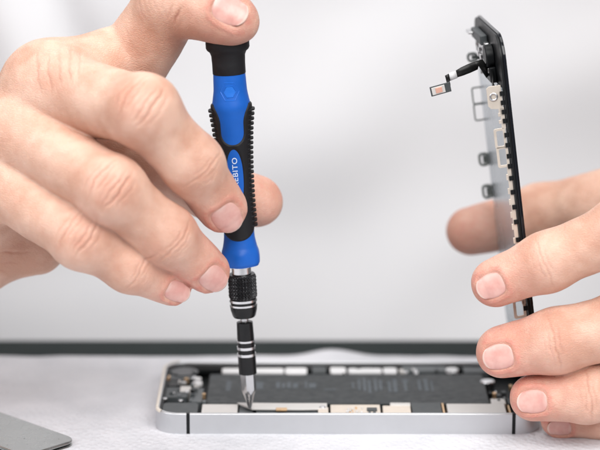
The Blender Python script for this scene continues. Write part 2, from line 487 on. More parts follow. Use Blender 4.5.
def skin_material():
    m, nt, b = new_mat('skin')
    N = nt.nodes; L = nt.links
    at = N.new('ShaderNodeAttribute'); at.attribute_name = 'tint'
    sep = N.new('ShaderNodeSeparateColor'); L.new(at.outputs['Color'], sep.inputs['Color'])
    tc = N.new('ShaderNodeTexCoord')
    n1 = N.new('ShaderNodeTexNoise'); n1.inputs['Scale'].default_value = 90; n1.inputs['Detail'].default_value = 6; n1.inputs['Roughness'].default_value = 0.62
    n2 = N.new('ShaderNodeTexNoise'); n2.inputs['Scale'].default_value = 420; n2.inputs['Detail'].default_value = 4
    for n_ in (n1, n2): L.new(tc.outputs['Object'], n_.inputs['Vector'])
    base = N.new('ShaderNodeValToRGB')
    base.color_ramp.elements[0].position = 0.32; base.color_ramp.elements[0].color = (0.61, 0.345, 0.25, 1)
    base.color_ramp.elements[1].position = 0.68; base.color_ramp.elements[1].color = (0.745, 0.49, 0.38, 1)
    bl = N.new('ShaderNodeMath'); bl.operation = 'MULTIPLY_ADD'; bl.inputs[1].default_value = 0.5; bl.use_clamp = True
    b0 = N.new('ShaderNodeMath'); b0.operation = 'SUBTRACT'; b0.inputs[1].default_value = 0.5
    L.new(sep.outputs['Blue'], b0.inputs[0]); L.new(b0.outputs[0], bl.inputs[0]); L.new(n1.outputs['Fac'], bl.inputs[2])
    L.new(bl.outputs[0], base.inputs['Fac'])
    red = N.new('ShaderNodeMix'); red.data_type = 'RGBA'; red.inputs[7].default_value = (0.66, 0.275, 0.215, 1)
    mm = N.new('ShaderNodeMath'); mm.operation = 'MULTIPLY'
    mr = N.new('ShaderNodeMapRange'); mr.inputs['From Min'].default_value = 0.3; mr.inputs['From Max'].default_value = 0.7; mr.inputs['To Min'].default_value = 0.35; mr.inputs['To Max'].default_value = 0.85
    L.new(n2.outputs['Fac'], mr.inputs['Value']); L.new(sep.outputs['Red'], mm.inputs[0]); L.new(mr.outputs['Result'], mm.inputs[1])
    L.new(mm.outputs[0], red.inputs[0]); L.new(base.outputs['Color'], red.inputs[6])
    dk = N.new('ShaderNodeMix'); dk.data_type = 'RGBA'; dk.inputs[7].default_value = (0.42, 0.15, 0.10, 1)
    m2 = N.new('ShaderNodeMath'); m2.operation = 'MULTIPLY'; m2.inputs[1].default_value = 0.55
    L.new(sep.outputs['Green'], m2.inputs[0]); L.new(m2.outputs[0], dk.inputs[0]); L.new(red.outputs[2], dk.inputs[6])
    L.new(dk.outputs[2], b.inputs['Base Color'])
    b.inputs['Roughness'].default_value = 0.48
    b.inputs['Specular IOR Level'].default_value = 0.38
    b.subsurface_method = 'RANDOM_WALK'
    b.inputs['Subsurface Weight'].default_value = 0.28
    b.inputs['Subsurface Radius'].default_value = (1.0, 0.36, 0.2)
    b.inputs['Subsurface Scale'].default_value = 0.0016
    # fine relief: crossing skin lines + pores
    mp = N.new('ShaderNodeMapping'); mp.inputs['Rotation'].default_value = (0.3, 0.5, 0.7); mp.inputs['Scale'].default_value = (0.8, 1, 2.6)
    L.new(tc.outputs['Object'], mp.inputs['Vector'])
    wp = N.new('ShaderNodeMix'); wp.data_type = 'VECTOR'; wp.inputs[0].default_value = 0.0016
    n3 = N.new('ShaderNodeTexNoise'); n3.inputs['Scale'].default_value = 350
    L.new(tc.outputs['Object'], n3.inputs['Vector'])
    L.new(mp.outputs['Vector'], wp.inputs[4]); L.new(n3.outputs['Color'], wp.inputs[5])
    vo = N.new('ShaderNodeTexVoronoi'); vo.feature = 'DISTANCE_TO_EDGE'; vo.inputs['Scale'].default_value = 900
    L.new(wp.outputs[1], vo.inputs['Vector'])
    vr = N.new('ShaderNodeMapRange'); vr.inputs['From Max'].default_value = 0.18
    L.new(vo.outputs['Distance'], vr.inputs['Value'])
    n4 = N.new('ShaderNodeTexNoise'); n4.inputs['Scale'].default_value = 1500; n4.inputs['Detail'].default_value = 5
    L.new(tc.outputs['Object'], n4.inputs['Vector'])
    ad = N.new('ShaderNodeMath'); ad.operation = 'MULTIPLY_ADD'; ad.inputs[1].default_value = 0.9
    L.new(n4.outputs['Fac'], ad.inputs[0]); L.new(vr.outputs['Result'], ad.inputs[2])
    bp = N.new('ShaderNodeBump'); bp.inputs['Strength'].default_value = 0.5; bp.inputs['Distance'].default_value = 0.00018
    L.new(ad.outputs[0], bp.inputs['Height']); L.new(bp.outputs['Normal'], b.inputs['Normal'])
    return m

def nail_material():
    m, nt, b = new_mat('nail')
    N = nt.nodes; L = nt.links
    at = N.new('ShaderNodeAttribute'); at.attribute_name = 'tint'
    sep = N.new('ShaderNodeSeparateColor'); L.new(at.outputs['Color'], sep.inputs['Color'])
    tc = N.new('ShaderNodeTexCoord')
    nz = N.new('ShaderNodeTexNoise'); nz.inputs['Scale'].default_value = 260; nz.inputs['Detail'].default_value = 3
    L.new(tc.outputs['Object'], nz.inputs['Vector'])
    rp = N.new('ShaderNodeValToRGB')
    rp.color_ramp.elements[0].position = 0.35; rp.color_ramp.elements[0].color = (0.63, 0.33, 0.29, 1)
    rp.color_ramp.elements[1].position = 0.65; rp.color_ramp.elements[1].color = (0.71, 0.425, 0.375, 1)
    L.new(nz.outputs['Fac'], rp.inputs['Fac'])
    a = N.new('ShaderNodeMix'); a.data_type = 'RGBA'; a.inputs[7].default_value = (0.74, 0.56, 0.50, 1)
    k1 = N.new('ShaderNodeMath'); k1.operation = 'MULTIPLY'; k1.inputs[1].default_value = 0.6
    L.new(sep.outputs['Green'], k1.inputs[0]); L.new(k1.outputs[0], a.inputs[0]); L.new(rp.outputs['Color'], a.inputs[6])
    c = N.new('ShaderNodeMix'); c.data_type = 'RGBA'; c.inputs[7].default_value = (0.78, 0.64, 0.56, 1)
    k2 = N.new('ShaderNodeMath'); k2.operation = 'MULTIPLY'; k2.inputs[1].default_value = 0.65
    L.new(sep.outputs['Red'], k2.inputs[0]); L.new(k2.outputs[0], c.inputs[0]); L.new(a.outputs[2], c.inputs[6])
    L.new(c.outputs[2], b.inputs['Base Color'])
    b.inputs['Roughness'].default_value = 0.25; b.inputs['Specular IOR Level'].default_value = 0.35
    b.inputs['Subsurface Weight'].default_value = 0.25
    b.inputs['Subsurface Radius'].default_value = (1.0, 0.4, 0.3)
    b.inputs['Subsurface Scale'].default_value = 0.001
    return m

M['skin'] = skin_material()
M['nail'] = nail_material()

# ---- the hand on the screwdriver (fingers px,py are the photo's; y = depth in mm)
CAMN = np.array([0.0, -1.0, 0.2])
fA = Finger([(48, 88, 6, 12.6), (144, 111, -24, 10.5), (192, 164, -18, 8.9), (223, 208, -9, 7.7)], (0.25, -0.9, 0.35), 9, nail=((-0.06, -1, 0.22), 5.7, 5.9, -0.5), wr=(1.0, 0.7))
fB = Finger([(22, 134, 0, 11.6), (112, 190, -28, 9.8), (166, 235, -21, 8.6), (208, 271, -11, 6.9)], (0.1, -0.9, 0.3), 9, nail=((-0.04, -1, 0.18), 5.2, 5.4, -0.4), wr=(1.1, 0.9))
fC = Finger([(-4, 178, 0, 11.0), (82, 238, -25, 9.0), (131, 267, -20, 7.3), (173, 287, -14, 5.6)], (0.05, -0.9, 0.3), 9, nail=((0.02, -1, 0.1), 4.2, 4.5, -0.2), wr=(0.9, 0.8))
fD = Finger([(118, 84, 24, 12.5), (172, 0, 11, 10.5), (206, 8, 5, 9.0), (231, 18, 3, 8.0)], (0.1, -0.9, 0.45), 2.6, nail=((0.18, -0.9, 0.42), 5.6, 5.6, 0.2), wr=(0.3, 0.0))
fE = Finger([(70, 160, 24, 12.0), (150, 157, 13, 10.2), (210, 188, 20, 9.2), (257, 201, 23.5, 8.2)], (0.0, 0.95, 0.1), 8, wr=(0.0, 0.0))
W = P(-92, 292, 34)
palmL = [
    (W, P(42, 91, 9), 17.5, 12.3), (W, P(12, 140, 5), 23.0, 12.0), (W, P(-12, 185, 6), 22.0, 11.0),
    (P(-90, 250, 28), P(36, 245, 22), 14.5, 9.2),
    (P(60, 82, 10), P(110, 64, 17), 12.0, 11.0),
    (P(60, 130, 26), P(-60, 232, 28), 16.0, 15.5),
    (W, P(-235, 345, 78), 24.0, 28.0),
]
handL = Hand([fA, fB, fC, fD, fE], palmL)
# ---- the hand on the display assembly
gA = Finger([(735, 200, 15, 12.4), (624, 230, -14, 10.0), (547, 262, -12, 8.6), (495, 283, -9, 7.5)], (-0.15, -0.95, 0.2), 9, nail=((-0.22, -1, 0.12), 4.8, 4.8, 0.2), wr=(0.8, 0.7))
gB = Finger([(748, 272, 12, 12.6), (634, 322, -15, 10.9), (556, 341, -14, 9.5), (502, 352, -11, 8.1)], (-0.05, -0.95, 0.2), 9, nail=((-0.2, -1, 0.05), 5.0, 5.1, 0.2), wr=(0.8, 0.9))
gC = Finger([(748, 335, 14, 11.6), (658, 378, -12, 9.4), (587, 394, -13, 8.4), (533, 398, -12, 7.2)], (0, -0.95, 0.2), 9, nail=((-0.12, -1, 0.1), 4.7, 4.9, 0.2), wr=(0.8, 0.9))
gD = Finger([(745, 378, 20, 10.6), (660, 408, 0, 7.9), (602, 417, -1, 6.4), (559, 420, -1, 5.6)], (0, -0.95, 0.0), 8, nail=((-0.1, -1, -0.3), 3.7, 3.9, 0.2), wr=(0.4, 0.4))
gE = Finger([(780, 240, 34, 15.0), (645, 190, 52, 11.6), (540, 214, 61, 9.6), (470, 231, 62, 8.2)], (0, 0.95, 0.1), 12, wr=(0.0, 0.0))
Wr = P(960, 340, 60)
palmR = [
    (Wr, P(738, 205, 17), 25.0, 12.6), (Wr, P(750, 272, 15), 25.0, 12.6), (Wr, P(752, 333, 17), 25.0, 11.8), (Wr, P(750, 376, 23), 24.0, 10.8),
    (Wr, P(790, 250, 38), 24.0, 16.0), (Wr, P(800, 340, 34), 22.0, 18.0), (Wr, P(1075, 350, 90), 25.0, 28.0),
]
handR = Hand([gA, gB, gC, gD, gE], palmR)

person = thing('person', 'person in a white T-shirt holding a blue screwdriver and a phone display', 'person', (0, 330, -300))
H = 0.38
def line(u0, A, c, vm, v0=0): return (u0, A, c, vm, v0)
# extra folds: web at the raised top digit, flexion crease under it, dorsum lines
tD = nrm(fD.p[1] - fD.p[0])
exL = [
    (P(171, 28, 0), (1, 0, -0.45), (0.0, -1, 0.1), [(0, .45, .01, 6, 0), (-2.4, .22, .0, 5, -2), (2.2, .15, .0, 4, 1)], 1.0, 0.1),
    (P(121, 46, 8), (1, 0, 0.55), (0, -1, 0.3), [(0.0, .32, .01, 9, 0), (3.2, .12, .012, 7, 1)], 1.0, 0.0),
    (P(60, 72, 0), (1, 0, 0.15), (0, -1, 0.4), [(-6, .14, .01, 7, 0), (-2.5, .16, .01, 7, 1), (1.0, .13, .01, 7, 0), (4.2, .16, .01, 7, 0), (7.2, .13, .01, 6, 0)], 1.0, 0.25),
    (P(30, 262, 12), (0.1, 0, 1), (0, -1, 0), [(-4, .4, .004, 10, 0), (-.5, .35, -.004, 9, 2), (3, .3, .004, 9, 0)], 1.0, 0.2),
]
VL, QL, TL = skin_mesh(handL, np.array([-158.0, *handL.bounds()[0][1:]]), handL.bounds()[1], H, exL)
VR, QR, TR = skin_mesh(handR, handR.bounds()[0], np.array([232.0, *handR.bounds()[1][1:]]), H)

def loop_of(Q):
    e = np.concatenate([Q[:, [0, 1]], Q[:, [1, 2]], Q[:, [2, 3]], Q[:, [3, 0]]])
    key = set(map(tuple, e.tolist()))
    nxt = {a: b for a, b in key if (b, a) not in key}
    best = []
    seen = set()
    for st in list(nxt):
        if st in seen: continue
        lp = [st]; seen.add(st); c = nxt[st]
        while c != st and c in nxt and c not in seen:
            lp.append(c); seen.add(c); c = nxt[c]
        if len(lp) > len(best): best = lp
    return best

verts = [VL, VR]; tints = [TL, TR]
faces = QL.tolist() + (QR + len(VL)).tolist()
nv = len(VL) + len(VR)
chest = nv; verts.append(np.array([[0, 400, 150.0]])); tints.append(np.array([[0.2, 0, .5, 1]])); nv += 1
def arm(V, Q, off, path, radii):
    global nv
    lp = loop_of(Q)
    ring0 = V[lp]; c0 = ring0.mean(0)
    d0 = nrm(path[0] - c0); r0 = np.linalg.norm(ring0 - c0, axis=1).mean()
    prev = [i + off for i in lp]
    pts = [c0] + path
    # smooth path
    fine = []
    for i in range(len(pts) - 1):
        p0 = pts[max(i - 1, 0)]; p1 = pts[i]; p2 = pts[i + 1]; p3 = pts[min(i + 2, len(pts) - 1)]
        for k in range(1, 9):
            t = k / 8
            fine.append((0.5 * ((2 * p1) + (p2 - p0) * t + (2 * p0 - 5 * p1 + 4 * p2 - p3) * t * t + (3 * p1 - p0 - 3 * p2 + p3) * t ** 3), i + t))
    fr = [p for p, _ in fine]
    rads = [r0] + radii
    for k, (p, ti) in enumerate(fine):
        tg = nrm(fr[min(k + 1, len(fr) - 1)] - fr[max(k - 1, 0)])
        R = np.array(Vector(d0).rotation_difference(Vector(tg)).to_matrix())
        i = int(min(ti, len(rads) - 1.001)); rr = rads[i] + (rads[i + 1] - rads[i]) * (ti - i)
        b = min(1, (k + 1) / 8)
        rel = ring0 - c0
        ln = np.linalg.norm(rel, axis=1, keepdims=True)
        rel = rel * (rr / r0) * (1 - b) + rel / ln * rr * b
        V2 = p + rel @ R.T
        verts.append(V2); tints.append(np.tile([[0.15, 0, .5, 1]], (len(V2), 1)))
        cur = list(range(nv, nv + len(V2))); nv += len(V2)
        m = len(cur)
        for q in range(m):
            faces.append((prev[(q + 1) % m], prev[q], cur[q], cur[(q + 1) % m]))
        prev = cur
    for q in range(len(prev)):
        faces.append((prev[(q + 1) % len(prev)], prev[q], chest))
A_ = lambda *a: np.array(a, float)
arm(VL, QL, 0, [A_(-215, 110, 45), A_(-285, 260, 70), A_(-262, 345, 190), A_(-205, 400, 330), A_(-60, 400, 200)], [30, 40, 45, 50, 50])
arm(VR, QR, len(VL), [A_(285, 140, 40), A_(330, 270, 70), A_(275, 345, 190), A_(205, 400, 330), A_(60, 400, 200)], [30, 40, 45, 50, 50])
VB = np.concatenate(verts); TB = np.concatenate(tints)
me = bpy.data.meshes.new('body')
vb = (VB - ORG['person']) * MM
me.from_pydata(vb.tolist(), [], faces)
me.update()
me.polygons.foreach_set('use_smooth', [True] * len(me.polygons))
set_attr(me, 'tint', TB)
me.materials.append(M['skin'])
body = bpy.data.objects.new('body', me); col.objects.link(body); body.parent = person
for hand in (handL, handR):
    for f in hand.f:
        if f.nail:
            v, fc, c = nail_mesh(hand, f)
            o = mesh_obj('fingernail', v, fc, M['nail'], body)
            set_attr(o.data, 'tint', c)

# ---- shirt: torso shell with soft folds and two short sleeves
def shirt_mat():
    m, nt, b = new_mat('white_cotton')
    N = nt.nodes; L = nt.links
    tc = N.new('ShaderNodeTexCoord')
    nz = N.new('ShaderNodeTexNoise'); nz.inputs['Scale'].default_value = 9; nz.inputs['Detail'].default_value = 3
    L.new(tc.outputs['Object'], nz.inputs['Vector'])
    rp = N.new('ShaderNodeValToRGB')
    rp.color_ramp.elements[0].position = .3; rp.color_ramp.elements[0].color = (0.71, 0.715, 0.74, 1)
    rp.color_ramp.elements[1].position = .7; rp.color_ramp.elements[1].color = (0.76, 0.76, 0.78, 1)
    L.new(nz.outputs['Fac'], rp.inputs['Fac']); L.new(rp.outputs['Color'], b.inputs['Base Color'])
    b.inputs['Roughness'].default_value = 0.85
    wv = N.new('ShaderNodeTexNoise'); wv.inputs['Scale'].default_value = 1800
    L.new(tc.outputs['Object'], wv.inputs['Vector'])
    bp = N.new('ShaderNodeBump'); bp.inputs['Strength'].default_value = .3; bp.inputs['Distance'].default_value = .0003
    L.new(wv.outputs['Fac'], bp.inputs['Height']); L.new(bp.outputs['Normal'], b.inputs['Normal'])
    return m
M['shirt'] = shirt_mat()
sv = []; sf = []
NA, NZ = 160, 110
for j in range(NZ):
    z = -290 + 680 * j / (NZ - 1)
    taper = 1.0 if z < 300 else 1 - ((z - 300) / 90) ** 2 * 0.75
    for i in range(NA):
        a = 2 * math.pi * i / NA
        cx, cy = math.sin(a), -math.cos(a)
        rx, ry = 215 * taper, 118 * (0.4 + 0.6 * taper)
        sx = math.copysign(abs(cx) ** 0.8, cx); sy = math.copysign(abs(cy) ** 0.8, cy)
        x, y = rx * sx, 408 + ry * sy
        f1 = noise.noise(Vector((x * 0.010 + z * 0.006, z * 0.016 - x * 0.004, 3.1)))
        f2 = noise.noise(Vector((x * 0.02 - z * 0.012, z * 0.02, 8.7)))
        f3 = math.exp(-((z - 40 - 0.22 * x) / 22) ** 2) * 2.0 - math.exp(-((z - 2 - 0.15 * x) / 20) ** 2) * 1.5
        dsp = 2.6 * f1 + 1.6 * f2 - 9 * math.exp(-((x + 104 + .35 * (z - 85)) / 11) ** 2) * min(1, max(0, (z - 25) / 40)) + 5 * math.exp(-((x + 128 + .35 * (z - 85)) / 12) ** 2) * min(1, max(0, (z - 25) / 40)) + f3 * (1 if cy < 0 else 0)
        sv.append((x + cx * dsp * .5, y + cy * dsp, z))
for j in range(NZ - 1):
    for i in range(NA):
        sf.append((j * NA + i, j * NA + (i + 1) % NA, (j + 1) * NA + (i + 1) % NA, (j + 1) * NA + i))
for sgn in (-1, 1):
    base = len(sv); n = 48
    p0, p1 = A_(sgn * 140, 405, 335), A_(sgn * 262, 352, 215)
    ax = nrm(p1 - p0); u = nrm(np.cross(ax, [0, 1, 0])); w_ = np.cross(ax, u)
    for j in range(16):
        t = j / 15
        for i in range(n):
            a = 2 * math.pi * i / n
            r = 66 - 4 * t + 4 * noise.noise(Vector((math.cos(a) * 2, math.sin(a) * 2, t * 3 + sgn)))
            sv.append(tuple(p0 + (p1 - p0) * t + (u * math.cos(a) + w_ * math.sin(a)) * r))
    for j in range(15):
        for i in range(n):
            sf.append((base + j * n + i, base + j * n + (i + 1) % n, base + (j + 1) * n + (i + 1) % n, base + (j + 1) * n + i))
mesh_obj('shirt', sv, sf, M['shirt'], person)

# ------------------------------------------------------------------ screwdriver
T0 = P(250, 408, 7.5); T1 = P(227.5, 45, 8.0)
axv = nrm(T1 - T0); KZ = np.linalg.norm(T1 - T0) / 363.0; KR = 1 / 3.13
frn = np.array([0, -1.0, 0]); frn = nrm(frn - axv * (frn @ axv)); rgt = np.cross(axv, frn)
if rgt[0] < 0: rgt = -rgt
SDF = lambda x, y, z: T0 + rgt * x + frn * y + axv * z
zp = lambda py: (408 - py + 3.4 * min(1.0, max(0.0, (402 - py) / 16))) * KZ
rp_ = lambda h: h * KR
driver = thing('screwdriver', 'blue and black precision screwdriver standing upright with its tip in the opened phone', 'screwdriver', T0)
def prof(lst): return [(zp(a), rp_(b)) for a, b in lst]
def rounded(lst, n=6):
    """catmull subdivision of profile"""
    out = []
    for i in range(len(lst) - 1):
        p0 = lst[max(i - 1, 0)]; p1 = lst[i]; p2 = lst[i + 1]; p3 = lst[min(i + 2, len(lst) - 1)]
        for k in range(n):
            t = k / n
            z = p1[0] + (p2[0] - p1[0]) * t
            r = 0.5 * (2 * p1[1] + (p2[1] - p0[1]) * t + (2 * p0[1] - 5 * p1[1] + 4 * p2[1] - p3[1]) * t * t + (3 * p1[1] - p0[1] - 3 * p2[1] + p3[1]) * t ** 3)
            out.append((z, r))
    out.append(lst[-1]); return out
HP = [(76, 15.8), (80, 16.0), (92, 16.5), (100, 17.8), (107, 19.0), (113, 18.4), (130, 16.4), (150, 15.0), (170, 14.2), (200, 14.0), (225, 14.8), (237, 15.4), (246, 17.0), (251, 18.9), (256, 19.5), (262, 19.4), (264.5, 18.2)]
HPS = rounded(HP)
def r_at(py):
    ys = [a for a, b in HPS]; rs = [b for a, b in HPS]
    return float(np.interp(py, ys, rs))
def hexmod(a, z):
    k = np.clip((zp(246) - z) / (zp(246) - zp(252)), 0, 1)
    return 1 + k * 0.025 * math.cos(6 * a)
MB(SDF).lathe(prof(HPS), 96, hexmod).build('handle', M['blue'], driver, sharp=50)
handle = driver.children[0]
# rubber grip: a shell that rises out of the blue core wherever its outline says so
def grip_sd(th, py):
    """>0 inside the rubber; th angle from the front (or back)"""
    r = r_at(py)
    s = abs(th) * r   # px arc length
    # outer limits: shoulder flank at the top, rounded tongue at the bottom
    top = py - (105 - 1.2 * (s - 14) if s > 14 else 105)
    top = (py - 104) if s > 20 else (py - 104 - (20 - s) * 0.0)
    bot = 238 - 0.022 * s * s - py
    if s > 16: bot = min(bot, 236 - (s - 16) * 2.2 - py)
    # blue tongue from above: full width at the shoulder, narrowing to 12.5 px, round end at 143
    if py < 131:
        hw = 12.2 + 9.5 * max(0, (123 - py) / 19) ** 2
        tong = s - hw
    else:
        tong = math.hypot(s, (py - 131) * 1.02) - 12.2
    ov = (math.sqrt((s / 8.6) ** 2 + (abs(py - 176) / 28.5) ** 2.2) - 1) * 8.0
    return min(top, bot, tong, ov)
gv = []; gf = []
NT, NG = 240, 280
for j in range(NG):
    py = 100 + (244 - 100) * j / (NG - 1)
    for i in range(NT):
        a = 2 * math.pi * i / NT
        aa = (a + math.pi / 2) % math.pi - math.pi / 2
        sd = grip_sd(aa, py)
        k = np.clip(sd / 2.0, -1, 1); off = 1.35 * math.sin(k * math.pi / 2) if k < 1 else 1.35
        r = rp_(r_at(py) + off)
        gv.append((r * math.sin(a), r * math.cos(a), zp(py)))
for j in range(NG - 1):
    for i in range(NT):
        gf.append((j * NT + i, j * NT + (i + 1) % NT, (j + 1) * NT + (i + 1) % NT, (j + 1) * NT + i))
g = MB(SDF); g.add(gv, gf)
for k in range(25):          # the saw-tooth ridges down both flanks
    py = 111 + k * 4.75
    for sg in (-1, 1):
        vs = []; n = 9
        for q in range(n):
            a = sg * (math.pi / 2 + (q / (n - 1) - 0.5) * 1.15)
            e = 1 - abs(q / (n - 1) - 0.5) * 2
            r0 = rp_(r_at(py) + 0.2); r1 = rp_(r_at(py) + 1.2 + 3.0 * min(1, e * 2.5))
            for (rr, dz) in ((r0, 1.5), (r1, 0.75), (r1, -0.75), (r0, -1.5)):
                vs.append((rr * math.sin(a), rr * math.cos(a), zp(py + dz)))
        fs = []
        for q in range(n - 1):
            o = q * 4
            fs += [(o + c, o + (c + 1) % 4, o + 4 + (c + 1) % 4, o + 4 + c) for c in range(4)]
        fs += [(0, 1, 2, 3), ((n - 1) * 4 + 3, (n - 1) * 4 + 2, (n - 1) * 4 + 1, (n - 1) * 4)]
        g.add(vs, fs)
g.build('rubber_grip', M['rubber'], driver, sharp=35)
# end cap with its flange
cap = MB(SDF); cap.lathe(prof([(41, 10), (41.2, 18.5), (42.5, 20.6), (45, 21.4), (50.5, 21.4), (52.5, 20.4), (54.5, 18.0), (58, 16.6), (66, 16.2), (75.4, 16.2), (76.2, 15.4)]), 72)
cap.build('end_cap', M['rubber'], driver, sharp=50)
# hexagon emblem: sunken ring and centre
def on_handle(u, v, lift):
    """u px right, v = photo row, lift px -> point on the front of the handle"""
    r = r_at(v) + lift
    a = u / r_at(v)
    return SDF(rp_(r) * math.sin(a), rp_(r) * math.cos(a), zp(v))
def hexpts(R, cy, n=6, rot=0, c0=0): return [(c0 + R * math.cos(math.radians(60 * k + rot)), cy + 1.0 * R * math.sin(math.radians(60 * k + rot))) for k in range(6)]
def dense(pts, m=4): return [(pts[i][0] + (pts[(i + 1) % len(pts)][0] - pts[i][0]) * t / m, pts[i][1] + (pts[(i + 1) % len(pts)][1] - pts[i][1]) * t / m) for i in range(len(pts)) for t in range(m)]
em = MB()
o_, i_ = dense(hexpts(10.2, 91)), dense(hexpts(9.2, 91)); o2, i2 = dense(hexpts(6.6, 91)), dense(hexpts(5.6, 91))
for oo, ii, lf in ((o_, i_, .35), (o2, i2, .55)):
    n = len(oo)
    vs = [on_handle(*p, -.1) for p in oo] + [on_handle(p[0] * .5 + q[0] * .5, p[1] * .5 + q[1] * .5, lf) for p, q in zip(oo, ii)] + [on_handle(*p, -.1) for p in ii]
    em.add(vs, [(i, (i + 1) % n, n + (i + 1) % n, n + i) for i in range(n)] + [(n + i, n + (i + 1) % n, 2 * n + (i + 1) % n, 2 * n + i) for i in range(n)])
n = len(i2)
ev_ = [on_handle(p[0] * t, 91 + (p[1] - 91) * t, .18) for t in (1, .75, .5, .25, .01) for p in i2]
em.add(ev_, [(k * n + i, k * n + (i + 1) % n, (k + 1) * n + (i + 1) % n, (k + 1) * n + i) for k in range(4) for i in range(n)])
em.build('hexagon_emblem', M['blue_light'], handle, smooth=False)
# vertical printed word, read from bottom to top
cu = bpy.data.curves.new('lettering', 'FONT'); cu.body = 'REBITO'; cu.size = 1.0; cu.align_x = 'RIGHT'; cu.space_character = 1.1; cu.offset = 0.012
to = bpy.data.objects.new('lettering', cu); col.objects.link(to)
dg = bpy.context.evaluated_depsgraph_get()
tm = bpy.data.meshes.new_from_object(to.evaluated_get(dg))
bpy.data.objects.remove(to)
bmx = bmesh.new(); bmx.from_mesh(tm); bmesh.ops.triangulate(bmx, faces=bmx.faces); bmesh.ops.subdivide_edges(bmx, edges=bmx.edges, cuts=3, use_grid_fill=True); bmesh.ops.triangulate(bmx, faces=bmx.faces)
tv = np.array([v.co for v in bmx.verts]); tf = [[v.index for v in f.verts] for f in bmx.faces]; bmx.free()
xs = tv[:, 0]; W_ = xs.max() - xs.min(); Hh = tv[:, 1].max()
tw = [on_handle(-(y / Hh - .5) * 5.0 + 0.3, 155.5 + (xs.max() - x) / W_ * 28.5, 0.30) for x, y, _ in tv]
mesh_obj('lettering', tw, tf, M['white_print'], handle, smooth=False)
# ferrule, knurled chuck, rings, nose
MB(SDF).lathe(prof([(264.6, 12.8), (266.2, 12.8), (266.6, 9.8), (273.6, 9.8), (274.2, 8)]), 64).build('ferrule', M['chrome'], driver, sharp=40)
kn = MB(SDF); kv = []; kf = []
NT, NG = 140, 56
for j in range(NG):
    py = 274 + 24.6 * j / (NG - 1)
    for i in range(NT):
        a = 2 * math.pi * i / NT
        e = min(1, (py - 274) / 2.0, (298.6 - py) / 1.5)
        d1 = abs(((a * 28 / (2 * math.pi) + (py - 274) / 3.5) % 1) - .5); d2 = abs(((a * 28 / (2 * math.pi) - (py - 274) / 3.5) % 1) - .5)
        r = 12.9 + e * 1.7 * min(d1, d2) * 2
        r = rp_(r)
        kv.append((r * math.sin(a), r * math.cos(a), zp(py)))
for j in range(NG - 1):
    for i in range(NT): kf.append((j * NT + i, j * NT + (i + 1) % NT, (j + 1) * NT + (i + 1) % NT, (j + 1) * NT + i))
kf += [tuple(range(NT)), tuple(range((NG - 1) * NT, NG * NT))]
kn.add(kv, kf).build('knurled_chuck', M['knurl'], driver, smooth=False)
for a, b in ((298.7, 301.6), (303.6, 306.0)):
    MB(SDF).lathe(prof([(a, 12.5), (a + .3, 14.0), (b - .3, 14.0), (b, 12.5)]), 64).build('chuck_ring', M['chrome'], driver, sharp=40)
MB(SDF).lathe(prof([(301.7, 12.9), (303.5, 12.9), (303.52, 12.4), (306.0, 12.4), (306.1, 13.6), (310, 13.2), (316, 11.6), (317.4, 10.6), (317.6, 4)]), 64).build('chuck_nose', M['black_metal'], driver, sharp=40)
MB(SDF).lathe(prof([(317, 4.0), (323, 4.0)]), 32).build('shaft', M['steel'], driver, sharp=40)
bit = thing  # (name reused below)
bl = MB(SDF)
bl.lathe(prof([(322.4, 6.8), (322.9, 8.1), (331, 8.3), (340.4, 8.6), (340.5, 7.6), (343.0, 7.6), (343.1, 8.7), (347.0, 8.7), (347.1, 7.6), (350.4, 7.6), (350.5, 8.8), (354, 8.8), (354.1, 7.6), (357.4, 7.6), (357.5, 9.0), (375.2, 9.0), (375.8, 7.6)]), 64)
sleeve = bl.build('bit_sleeve', M['black_metal'], driver, sharp=40)
for a, b in ((340.6, 342.9), (347.2, 350.3), (354.2, 357.3)):
    MB(SDF).lathe(prof([(a, 7.5), (a + .2, 9.3), (b - .2, 9.3), (b, 7.5)]), 64).build('ring', M['chrome'], sleeve, sharp=40)
def hx(a, z):
    k = np.clip((z - zp(396)) / (zp(390) - zp(396)), 0, 1)
    c = math.cos(math.pi / 6) / math.cos(((a + .25) % (math.pi / 3)) - math.pi / 6)
    fl = 1 - 0.38 * abs(math.cos(2 * a + .6)) ** 3
    return c * k * 1.06 + fl * (1 - k)
MB(SDF).lathe(prof([(375.6, 7.4), (390, 7.4), (392, 7.2), (394, 6.6), (396, 5.6), (399, 4.4), (403, 3.2), (407, 2.0), (408.6, .9)]), 96, hx).build('bit_tip', M['steel'], driver, sharp=30)

# ------------------------------------------------------------------ opened phone body
X0, X1, Y1, ZT = -46.6, 77.4, 58.6, 7.6
phone = thing('opened_smartphone', 'opened silver smartphone body lying flat with its battery and circuit parts exposed', 'smartphone', (15, 29, 0))
out = rrect(X0, X1, 0, Y1, 8.0, 14); inn = rrect(X0 + 1.3, X1 - 1.3, 1.3, Y1 - 1.3, 6.8, 14)
fr = MB(); fr.frame(out, inn, 0.3, ZT)
frame = fr.build('frame', M['alu'], phone, bevel=0.35)
for px in (188.0, 514.0):
    x = G(px, 425, 4)[0]
    MB().box(x - .55, x + .55, -0.04, 1.5, 0.28, ZT + .04).build('antenna_band', M['black_plastic'], frame, bevel=.02)
